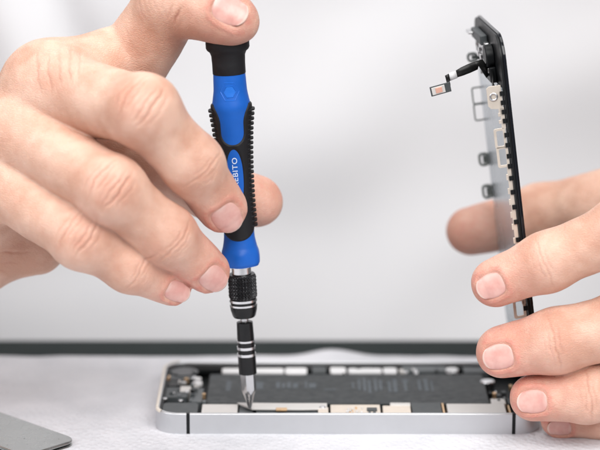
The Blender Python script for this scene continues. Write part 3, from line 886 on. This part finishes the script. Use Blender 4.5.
# polished cream chamfer along the left edge
lo_ = [p for p in rrect(X0 - .03, X1, -.03, Y1 + .03, 8.0, 14)]
ch = MB()
pts = [p for p in lo_ if p[0] < X0 + 6 and p[1] > 2.5]
pts_i = [(X0 + .95 + (p[0] - X0) * .82, p[1]) for p in pts]
nn = len(pts)
ch.add([(a, b, ZT + .02) for a, b in pts] + [(a, b, ZT + .28) for a, b in pts_i] + [(a, b, ZT - .7) for a, b in pts] + [(a, b, ZT - .7) for a, b in pts_i],
       [(i, i + 1, nn + i + 1, nn + i) for i in range(nn - 1)] + [(2 * nn + i, 2 * nn + i + 1, i + 1, i) for i in range(nn - 1)] + [(nn + i, nn + i + 1, 3 * nn + i + 1, 3 * nn + i) for i in range(nn - 1)])
ch.build('chamfer', M['cream_edge'], frame)
MB().prism(rrect(X0 + 1.25, X1 - 1.25, 1.25, Y1 - 1.25, 6.8, 12), 0.6, 2.2).build('inner_tray', M['tray'], phone)
MB().frame(rrect(X0 + 1.28, X1 - 1.28, 1.28, Y1 - 1.28, 6.8, 12), rrect(X0 + 2.0, X1 - 2.0, 2.0, Y1 - 2.0, 6.2, 12), 2.0, 6.7).build('inner_rim', M['black_plastic'], phone)
def pbox(name, m, px0, px1, py0, py1, zt, zb=2.0, parent=None, bevel=.25, rr=0.0):
    pm = (py0 + py1) / 2
    a = G(px0, pm, zt); b = G(px1, pm, zt); n = G(300, py1, zt); f = G(300, py0, zt)
    x0, x1, y0, y1 = a[0], b[0], n[1], f[1]
    y0 = max(y0, 2.1); y1 = min(y1, Y1 - 2.1); x0 = max(x0, X0 + 2.1); x1 = min(x1, X1 - 2.1)
    mb = MB()
    if rr > 0: mb.prism(rrect(x0, x1, y0, y1, min(rr, (x1 - x0) / 2.01, (y1 - y0) / 2.01), 6), zb, zt)
    else: mb.box(x0, x1, y0, y1, zb, zt)
    return mb.build(name, m, parent or phone, bevel=bevel)
batt = pbox('battery', M['battery'], 208, 486, 374, 403.5, 6.3, 2.1, rr=1.0)
def bmark(px0, px1, py0, py1):
    pm = (py0 + py1) / 2
    a = G(px0, pm, 6.34); b = G(px1, pm, 6.34); n = G(300, py1, 6.34); f = G(300, py0, 6.34)
    return (a[0], n[1]), (b[0], n[1]), (b[0], f[1]), (a[0], f[1])
bk = MB()
def mark(*r):
    q = bmark(*r); bk.add([(x, y, 6.345) for x, y in q], [(0, 1, 2, 3)])
for r in ((226, 231, 381, 391), (241, 246, 382, 389), (248, 251, 382, 389), (255, 263, 382, 389), (276, 280, 382, 388), (282, 285, 383, 388), (287, 291, 382, 388), (293, 298, 383, 388), (305, 307, 381, 388), (309, 316, 383, 388), (324, 336, 389, 390),
          (352, 354, 382, 388), (358, 360.5, 379, 390), (363, 366, 378, 391), (368, 371, 380, 393), (374, 377, 379, 391), (379, 382, 380, 390), (388, 391, 381, 392), (393, 397, 379, 392), (402, 408, 379.5, 382.5), (404, 407, 382.5, 391), (418, 421, 380, 390), (424, 428, 379, 391), (431, 433, 381, 391)):
    mark(*r)
bk.build('battery_print', M['batt_print'], batt, smooth=False)
# row behind the near rim
pbox('shield_plate', M['shield'], 201.5, 237.5, 404, 416, 6.6)
pbox('connector_cover', M['dark_grey'], 239, 253, 403, 416, 5.6)
MB().add([(*G(237, 402.5, 6.9)[:2], 6.9), (*G(282, 403, 6.9)[:2], 6.9), (*G(327, 403, 6.9)[:2], 6.9), (*G(327, 408.5, 6.9)[:2], 6.9), (*G(300, 409, 6.9)[:2], 6.9), (*G(252, 408.5, 6.9)[:2], 6.9)] +
         [(*G(237, 402.5, 6.9)[:2], 6.3), (*G(282, 403, 6.9)[:2], 6.3), (*G(327, 403, 6.9)[:2], 6.3), (*G(327, 408.5, 6.9)[:2], 6.3), (*G(300, 409, 6.9)[:2], 6.3), (*G(252, 408.5, 6.9)[:2], 6.3)],
         [(0, 1, 2, 3, 4, 5), (11, 10, 9, 8, 7, 6)] + [(i, (i + 1) % 6, (i + 1) % 6 + 6, i + 6) for i in range(6)]).build('bracket', M['shield'], phone, bevel=.12)
pbox('flex_strip', M['dark_grey'], 256, 318, 410, 416, 5.9)
pbox('contact_pad', M['gold'], 276, 287, 407.5, 409.8, 7.05, 6.5, bevel=.08)
pbox('bracket_end', M['beige'], 318, 328.5, 407, 416, 6.7)
def screw(px, py, z, r=0.9, m=None):
    c = G(px, py, z)
    o = MB().cyl((c[0], c[1]), r, z - 1.2, z).build('screw', m or M['steel'], phone, bevel=.15)
    return o
screw(322.5, 406.2, 7.25, 1.0)
brd = pbox('circuit_board', M['beige'], 330.5, 380.5, 404.5, 416, 6.5)
for i in range(14):
    px = 345 + random.random() * 20; py = 406.3 + random.random() * 7
    pbox('component', random.choice([M['white_part'], M['gold'], M['shield']]), px, px + 1.5 + random.random(), py, py + 1.3, 6.9, 6.4, parent=brd, bevel=.05)
pbox('component', M['slate'], 367, 377, 407.3, 410, 7.0, 6.4, parent=brd, bevel=.08)
pbox('component', M['slate'], 368.5, 371, 411.5, 413.5, 6.9, 6.4, parent=brd, bevel=.05)
pbox('component', M['slate'], 373, 376, 411.5, 413.5, 6.9, 6.4, parent=brd, bevel=.05)
pbox('shield_plate', M['beige'], 383, 411, 405.5, 416, 6.5)
pbox('shield_plate', M['shield'], 390, 410.5, 402.5, 405.4, 6.6)
pbox('chip', M['slate'], 412, 442, 402.5, 416, 6.6)
pbox('gold_edge', M['gold'], 442.6, 444.6, 403, 416, 6.7, bevel=.06)
pbox('connector_block', M['shield'], 447.5, 506, 403.5, 416, 6.6)
pbox('connector_block', M['shield'], 491, 505.5, 398.5, 403.4, 6.7)
pbox('gold_edge', M['gold'], 508.5, 510.3, 405, 414, 6.2, bevel=.06)
pbox('socket', M['black_plastic'], 507, 511.5, 398, 404, 6.4)
# speaker-side module, screws and blocks at the left end
pbox('camera_module', M['slate'], 161.5, 198, 402.5, 413, 6.7, rr=1.5)
pbox('module_block', M['slate'], 163, 188, 387, 397, 6.4, rr=.8)
pbox('module_block', M['dark_grey'], 168, 196, 369, 378, 6.2, rr=1.2)
pbox('module_block', M['black_plastic'], 162, 186, 378.5, 386, 6.0, rr=.8)
pbox('connector_cover', M['dark_grey'], 190, 203, 388, 401.5, 5.8)
pbox('connector_cover', M['shield'], 180, 191, 386, 391.5, 6.5)
c = G(184, 372, 6.3)
MB().cyl((c[0], c[1]), 5.0, 4, 6.6, 40).build('camera_lens', M['glass_black'], phone, bevel=.3)
for px, py, r in ((165, 398, .8), (181, 400, .85), (197.5, 382.5, 1.7), (198, 378, 1.2), (173, 364.5, 1.5), (187, 391, .8)):
    screw(px, py, 6.75, r, M['white_part'] if r > 1.1 else M['steel'])
rs = random.Random(21)
for i in range(46):
    if i < 26: px, py = 163 + rs.random() * 40, 369 + rs.random() * 32
    elif i < 38: px, py = 318 + rs.random() * 135, 366 + rs.random() * 6
    else: px, py = 488 + rs.random() * 22, 383 + rs.random() * 20
    wd = 1.2 + rs.random() * 4; hd = .7 + rs.random() * 1.5
    pbox('component', rs.choice([M['steel'], M['slate'], M['shield'], M['dark_grey'], M['chrome'], M['gold'], M['black_plastic']]), px, px + wd, py, py + hd, 6.75 + rs.random() * .25, 5.0, bevel=.08)
# bright strips along the far rim
for a, b, c_, d in ((222, 250, 368, 372), (254, 284, 368, 372), (285, 307, 367.5, 373), (330, 346, 367, 372.5), (348, 382, 368, 372), (383, 397, 367.5, 372.5)):
    pbox('contact_strip', M['white_part'], a, b, c_, d, 6.9, rr=1.2)
pbox('far_block', M['slate'], 312, 326, 366, 372, 6.4)
pbox('far_block', M['dark_grey'], 402, 446, 365.5, 371, 6.5)
screw(452, 369, 7.0, 2.2, M['white_part'])
pbox('far_block', M['dark_grey'], 463, 488, 365, 372, 6.3)
c = G(487.5, 381, 6.6)
MB().cyl((c[0], c[1]), 2.4, 2.5, 6.7, 30).build('vibration_motor', M['chrome'], phone, bevel=.3)

# ------------------------------------------------------------------ display assembly held upright
E0 = P(500.5, 36, -1.0); E1 = P(531.5, 318, -1.0)
Lv = nrm(E1 - E0)
Wv = np.array([-0.075, 1.0, 0.0]); Wv = nrm(Wv - Lv * (Wv @ Lv))
Nv = np.cross(Wv, Lv); Nv = Nv if Nv[0] < 0 else -Nv
QF = lambda l, w, n: E0 + Lv * l + Wv * w + Nv * n
LP, WP = 114.0, 54.5
panel = thing('display_panel', 'phone display held upright nearly edge on, its metal back and cream clips showing', 'display', QF(LP, WP / 2, 0))
KL = np.linalg.norm(E1 - E0) / 282.0
lp = lambda py: (py - 36) * KL
MB(QF).prism(rrect(0, LP, 0, WP, 8.0, 12), -1.05, -0.05).build('front_glass', M['glass_black'], panel, bevel=.25)
MB(QF).prism(rrect(.5, LP - .5, .5, WP - .5, 7.6, 12), -0.045, 0.75).build('midframe', M['black_plastic'], panel, bevel=.1)
MB(QF).prism(rrect(16.5, LP - 8, 3.0, WP - 1.5, 2.0, 6), 0.76, 1.1).build('back_plate', M['plate'], panel, bevel=.08)
# cream side bracket: a thin flange standing on the near long edge, with windows
def flange(l0, l1, n0, n1, w0=1.4, w1=1.75): return (l0, l1, w0, w1, n0, n1)
fl = MB(QF)
def loop(l0, l1, n0, n1, t=.55):
    fl.frame(rrect(l0, l1, n0, n1, .7, 4), rrect(l0 + t, l1 - t, n0 + t, n1 - t, .4, 4), 1.4, 1.75, axis='m')
poly_top = [(lp(84), 1.5), (lp(84), 5.2), (lp(86), 6.0), (lp(103), 6.0), (lp(106), 5.2), (lp(107), 2.9), (lp(112), 2.9), (lp(113), 1.5)]
fl.prism(poly_top, 1.4, 1.75, axis='m')
fl.box(lp(106), lp(127), 1.4, 1.75, 1.2, 2.5)
for a in (111, 118): fl.box(lp(a), lp(a + 3.5), 1.35, 1.8, 2.4, 3.2)
loop(lp(126), lp(146), 1.5, 5.2, .8); loop(lp(144), lp(165), 1.3, 5.0, .8)
fl.box(lp(164), lp(304), 1.4, 1.75, 1.0, 2.3)
for a in (172, 186, 197, 210, 222, 236, 260, 282): fl.box(lp(a), lp(a + 6), 1.35, 1.8, 2.2, 2.8)
loop(lp(298), lp(318), 1.2, 5.2, .9)
fl.build('side_bracket', M['cream_metal'], panel, bevel=.06)
bk_ = MB(QF)
for a in (90, 99, 108, 117, 131, 141, 152, 162, 174, 188, 203, 218, 236, 262, 290, 306): bk_.box(lp(a), lp(a + 4.5), .9, 1.3, .74, 2.0)
bk_.build('frame_teeth', M['black_plastic'], panel, bevel=.05)
MB(lambda x, y, z: QF(lp(94.5) + x, 1.4 + z, 4.0 + y)).frame([(1.35 * math.cos(a * .3142), 1.35 * math.sin(a * .3142)) for a in range(20)], [(.8 * math.cos(a * .3142), .8 * math.sin(a * .3142)) for a in range(20)], -.25, .02).build('screw_eyelet', M['steel'], panel)
# clips on the far long edge
for a, b, two in ((112, 148, True), (182, 196, False), (216, 231, False), (76, 86, False)):
    cl = MB(QF)
    if two:
        m_ = (a + b) / 2
        for q0, q1 in ((a, m_ + .5), (m_ - .5, b)):
            cl.frame(rrect(lp(q0), lp(q1), .8, 4.2, .8, 4), rrect(lp(q0) + .5, lp(q1) - .5, 1.1, 3.75, .4, 4), WP - 2.0, WP - 1.5, axis='m')
    else:
        cl.frame(rrect(lp(a), lp(b), .8, 4.4, 1.3, 4), rrect(lp(a) + .7, lp(b) - .7, 1.3, 3.7, .6, 4), WP - 2.4, WP - .8, axis='m')
        cl.box(lp(a) + 1.0, lp(b) - 1.0, WP - 2.2, WP - 1.0, .8, 2.9)
    cl.build('edge_clip', M['clip'], panel, bevel=.1)
# earpiece and front camera cluster near the top
ear = MB(QF).box(5.0, 14.5, 20, 36, .76, 2.4).build('earpiece_plate', M['steel'], panel, bevel=.4)
MB(QF).box(3.0, 6.2, 24, 44, .77, 3.2).build('earpiece_block', M['slate'], panel, bevel=.4)
MB(lambda x, y, z: QF(8.2 + x, 15.5 + y, .76 + z)).cyl((0, 0), 3.6, 0, 2.8, 28).build('front_camera', M['black_plastic'], panel, bevel=.4)
MB(QF).box(11.5, 16.5, 12, 22, .78, 2.9).build('sensor_block', M['black_plastic'], panel, bevel=.4)
sp = MB(QF)
for i in range(12):
    l = 4 + random.random() * 12; w = 12 + random.random() * 26; s = .6 + random.random() * 1.2
    sp.box(l, l + s, w, w + s * 1.6, .8, 2.7 + random.random() * .8)
sp.build('contact_springs', M['chrome'], panel, bevel=.1)
MB(QF).box(4.0, 4.7, 40, 47, .78, 4.6).build('top_clip', M['steel'], panel, bevel=.2)
# black flex running down to the bracket, and the loose sensor flex hanging out
MB().ribbon([QF(13, 14, 2.2), QF(16, 10, 2.6), QF(19, 6, 2.4), QF(lp(88), 2.6, 2.2)], 3.2, .25, Wv).build('flex_cable', M['flex'], panel)
fx = MB()
pts = [QF(14.5, 16, 2.8), P(480.5, 62.5, 12), P(476, 65.5, 12), P(469, 68.5, 11), P(462, 71.5, 10), P(455.5, 74.5, 9)]
fx.ribbon(pts, [2.4, 2.4, 2.8, 3.0, 2.8, 2.2], .22, (.35, .1, 1)).build('sensor_flex', M['flex'], panel)
sf_ = panel.children[-1]
MB().ribbon([P(456.5, 74.2, 8.9), P(449.5, 77.0, 8)], 2.5, .35, (.35, .1, 1)).build('white_label', M['white_part'], sf_)
MB().ribbon([P(450.2, 76.8, 8.2), P(446, 79, 7.5)], 2.3, .3, (.35, .1, 1)).build('flex_end', M['flex'], sf_)
MB().ribbon([P(447.5, 79.5, 7.5), P(448.8, 84, 7), P(449, 88.5, 7)], 1.0, .3, (1, 0, 0)).build('flex_neck', M['flex'], sf_)
a, b = P(450.5, 86.5, 7), P(430.5, 92.0, 6)
MB().ribbon([a, b], 3.1, .5, (.25, 0, 1)).build('sensor_body', M['slate'], sf_, bevel=.15)
a2, b2 = a + (b - a) * .28 + A_(0, -.35, 0), a + (b - a) * .93 + A_(0, -.35, 0)
MB().ribbon([a2, b2], 2.4, .3, (.25, 0, 1)).build('sensor_pad', M['shield'], sf_, bevel=.08)
a3, b3 = a + (b - a) * .42 + A_(0, -.6, 0), a + (b - a) * .74 + A_(0, -.6, 0)
MB().ribbon([a3, b3], 1.7, .25, (.25, 0, 1)).build('sensor_window', M['copper'], sf_, bevel=.06)

# ------------------------------------------------------------------ tweezers lying at the lower left
tz = 2.6
ta, tb = G(0, 413, tz), G(64, 434, tz)
td = nrm(ta - tb); tn = np.array([-td[1], td[0], 0.0]); tn = tn if tn[1] < 0 else -tn
lowpt = G(0, 447, tz); TW = float((lowpt - ta) @ tn)
TF = lambda l, w, z: np.array([tb[0], tb[1], 0]) + td * l + tn * w + np.array([0, 0, z])
tweez = thing('tweezers', 'flat grey steel tweezers lying on the white towel, rounded end towards the phone', 'tweezers', TF(20, TW / 2, 0))
def outline(tip, n=10):
    pts = []
    r = 5.0
    pts += [(tip, TW / 2 - .8)]
    pts += [(58, 0.4), (20, 0.0)]
    for i in range(n + 1):
        a = math.radians(90 * i / n); pts.append((-2 + 0 - r * math.sin(a) + 0, r - r * math.cos(a)))
    for i in range(n + 1):
        a = math.radians(90 * i / n); pts.append((-2 - r * math.cos(a), TW - r + r * math.sin(a)))
    pts += [(20, TW), (58, TW - .4), (tip, TW / 2 + .8)]
    return pts
MB(lambda l, w, z: TF(l, w, z + .018 * max(l, 0))).prism(outline(112), 1.5, 2.6).build('upper_arm', M['tweezers'], tweez, bevel=.55)
MB(TF).prism(outline(112), .05, 1.1).build('lower_arm', M['tweezers'], tweez, bevel=.3)
MB(TF).prism([(-4.0, 4), (14, .6), (14, TW - .6), (-4.0, TW - 4)], 1.0, 1.6).build('spacer', M['tweezers_dark'], tweez)

# ------------------------------------------------------------------ towel, desk, wall
def towel_mat():
    m, nt, b = new_mat('paper_towel')
    N = nt.nodes; L = nt.links
    tc = N.new('ShaderNodeTexCoord')
    b.inputs['Base Color'].default_value = (0.80, 0.79, 0.82, 1)
    b.inputs['Roughness'].default_value = 0.8
    mp = N.new('ShaderNodeMapping'); mp.inputs['Scale'].default_value = (1, .62, 1); mp.inputs['Rotation'].default_value = (0, 0, .5)
    L.new(tc.outputs['Object'], mp.inputs['Vector'])
    vo = N.new('ShaderNodeTexVoronoi'); vo.inputs['Scale'].default_value = 520; vo.inputs['Randomness'].default_value = .75
    L.new(mp.outputs['Vector'], vo.inputs['Vector'])
    nz = N.new('ShaderNodeTexNoise'); nz.inputs['Scale'].default_value = 900; nz.inputs['Detail'].default_value = 5
    L.new(tc.outputs['Object'], nz.inputs['Vector'])
    n2 = N.new('ShaderNodeTexNoise'); n2.inputs['Scale'].default_value = 60; n2.inputs['Detail'].default_value = 3
    L.new(tc.outputs['Object'], n2.inputs['Vector'])
    sb = N.new('ShaderNodeMapRange'); sb.inputs['From Min'].default_value = 0.15; sb.inputs['From Max'].default_value = .55; sb.inputs['To Min'].default_value = 1; sb.inputs['To Max'].default_value = 0
    L.new(vo.outputs['Distance'], sb.inputs['Value'])
    a1 = N.new('ShaderNodeMath'); a1.operation = 'MULTIPLY_ADD'; a1.inputs[1].default_value = .6
    L.new(nz.outputs['Fac'], a1.inputs[0]); L.new(sb.outputs['Result'], a1.inputs[2])
    a2 = N.new('ShaderNodeMath'); a2.operation = 'MULTIPLY_ADD'; a2.inputs[1].default_value = 1.2
    L.new(n2.outputs['Fac'], a2.inputs[0]); L.new(a1.outputs[0], a2.inputs[2])
    bp = N.new('ShaderNodeBump'); bp.inputs['Strength'].default_value = .55; bp.inputs['Distance'].default_value = .00035
    L.new(a2.outputs[0], bp.inputs['Height']); L.new(bp.outputs['Normal'], b.inputs['Normal'])
    rp = N.new('ShaderNodeValToRGB')
    rp.color_ramp.elements[0].position = .35; rp.color_ramp.elements[0].color = (0.56, 0.565, 0.60, 1)
    rp.color_ramp.elements[1].position = .65; rp.color_ramp.elements[1].color = (0.635, 0.635, 0.67, 1)
    L.new(n2.outputs['Fac'], rp.inputs['Fac']); L.new(rp.outputs['Color'], b.inputs['Base Color'])
    return m
M['towel'] = towel_mat()
NX, NY = 260, 150
tv = []; tf = []
for j in range(NY):
    fy = j / (NY - 1)
    for i in range(NX):
        x = -330 + 660 * i / (NX - 1)
        yb = 86.5 - 0.012 * (x + 100) * 0 + 2.2 * noise.noise(Vector((x * .02, 1.3, 0))) + .9 * noise.noise(Vector((x * .09, 5, 0)))
        y = -220 + (yb + 220) * fy
        z = -0.25 + .22 * noise.noise(Vector((x * .02, y * .02, 2)))
        k = np.clip((y - 62) / 30, 0, 1) ** 1.5
        z += k * (0.25 + .5 * noise.noise(Vector((x * .03, 4.4, y * .01)))) + 2.4 * math.exp(-((x - 12) / 9) ** 2) * np.clip((y - 74) / 14, 0, 1)
        tv.append((x, y, z))
for j in range(NY - 1):
    for i in range(NX - 1):
        tf.append((j * NX + i, j * NX + i + 1, (j + 1) * NX + i + 1, (j + 1) * NX + i))
tw_ = mesh_obj('paper_towel', tv, tf, M['towel'])
tw_['label'] = 'white dimpled paper towel spread on the desk under the opened phone'; tw_['category'] = 'towel'
md = tw_.modifiers.new('thick', 'SOLIDIFY'); md.thickness = 1.0 * MM; md.offset = -1
dk = MB(); dk.box(-700, 700, -420, 119.0, -30, -2.4)
dko = dk.build('desk', M['desk'], None, bevel=1.2)
dko['label'] = 'dark grey desk top, a narrow strip showing behind the white towel'; dko['category'] = 'desk'
wl = MB().box(-2500, 2500, 1500, 1560, -900, 2200).build('wall', M['wall']); wl['kind'] = 'structure'

# ------------------------------------------------------------------ light
w = bpy.data.worlds.new('World'); scene.world = w; w.use_nodes = True
nt = w.node_tree; bg = nt.nodes['Background']
tc = nt.nodes.new('ShaderNodeTexCoord'); sx = nt.nodes.new('ShaderNodeSeparateXYZ'); nt.links.new(tc.outputs['Generated'], sx.inputs['Vector'])
rp = nt.nodes.new('ShaderNodeValToRGB'); mr = nt.nodes.new('ShaderNodeMapRange'); mr.inputs['From Min'].default_value = -1
nt.links.new(sx.outputs['Z'], mr.inputs['Value']); nt.links.new(mr.outputs['Result'], rp.inputs['Fac'])
rp.color_ramp.elements[0].color = (.42, .41, .41, 1); rp.color_ramp.elements[0].position = .3
rp.color_ramp.elements[1].color = (1, 1, 1.02, 1); rp.color_ramp.elements[1].position = .8
nt.links.new(rp.outputs['Color'], bg.inputs['Color']); bg.inputs['Strength'].default_value = 0.33
def area(name, loc, target, size, power, color=(1, 1, 1), sy=None):
    l = bpy.data.lights.new(name, 'AREA'); l.energy = power; l.color = color; l.size = size
    if sy: l.shape = 'RECTANGLE'; l.size_y = sy
    o = bpy.data.objects.new(name, l); col.objects.link(o); o.location = loc
    o.rotation_euler = (Vector(target) - Vector(loc)).to_track_quat('-Z', 'Y').to_euler()
    return o
area('window_light', (0.35, -0.85, 0.95), (0, 0.02, 0.05), 0.9, 19.8, (1, .985, .965), 0.9)
area('top_fill_light', (-0.15, 0.12, 1.1), (0, 0.03, 0.05), 0.7, 5.5, (1, .99, .97), 0.7)  # added overhead fill, lifts the far thumb and upper edges; no known lamp
area('left_fill_light', (-0.8, -0.5, 0.7), (0, 0.05, 0.05), 0.7, 7, (.97, .98, 1), 0.7)  # added soft fill from the left, stands for no real lamp

cam = bpy.data.cameras.new('camera'); co = bpy.data.objects.new('camera', cam); col.objects.link(co)
co.location = Vector(CAM) * MM; co.rotation_euler = (math.pi / 2 - PITCH, 0, 0)
cam.sensor_width = 36; cam.lens = 36 * FPX / 600; cam.clip_start = .01; cam.clip_end = 50
cam.dof.use_dof = True; cam.dof.focus_distance = 0.728; cam.dof.aperture_fstop = 8.0
scene.camera = co
scene.render.engine = 'CYCLES'
scene.view_settings.view_transform = 'Standard'; scene.view_settings.look = 'None'; scene.view_settings.exposure = 0
scene.cycles.use_denoising = True
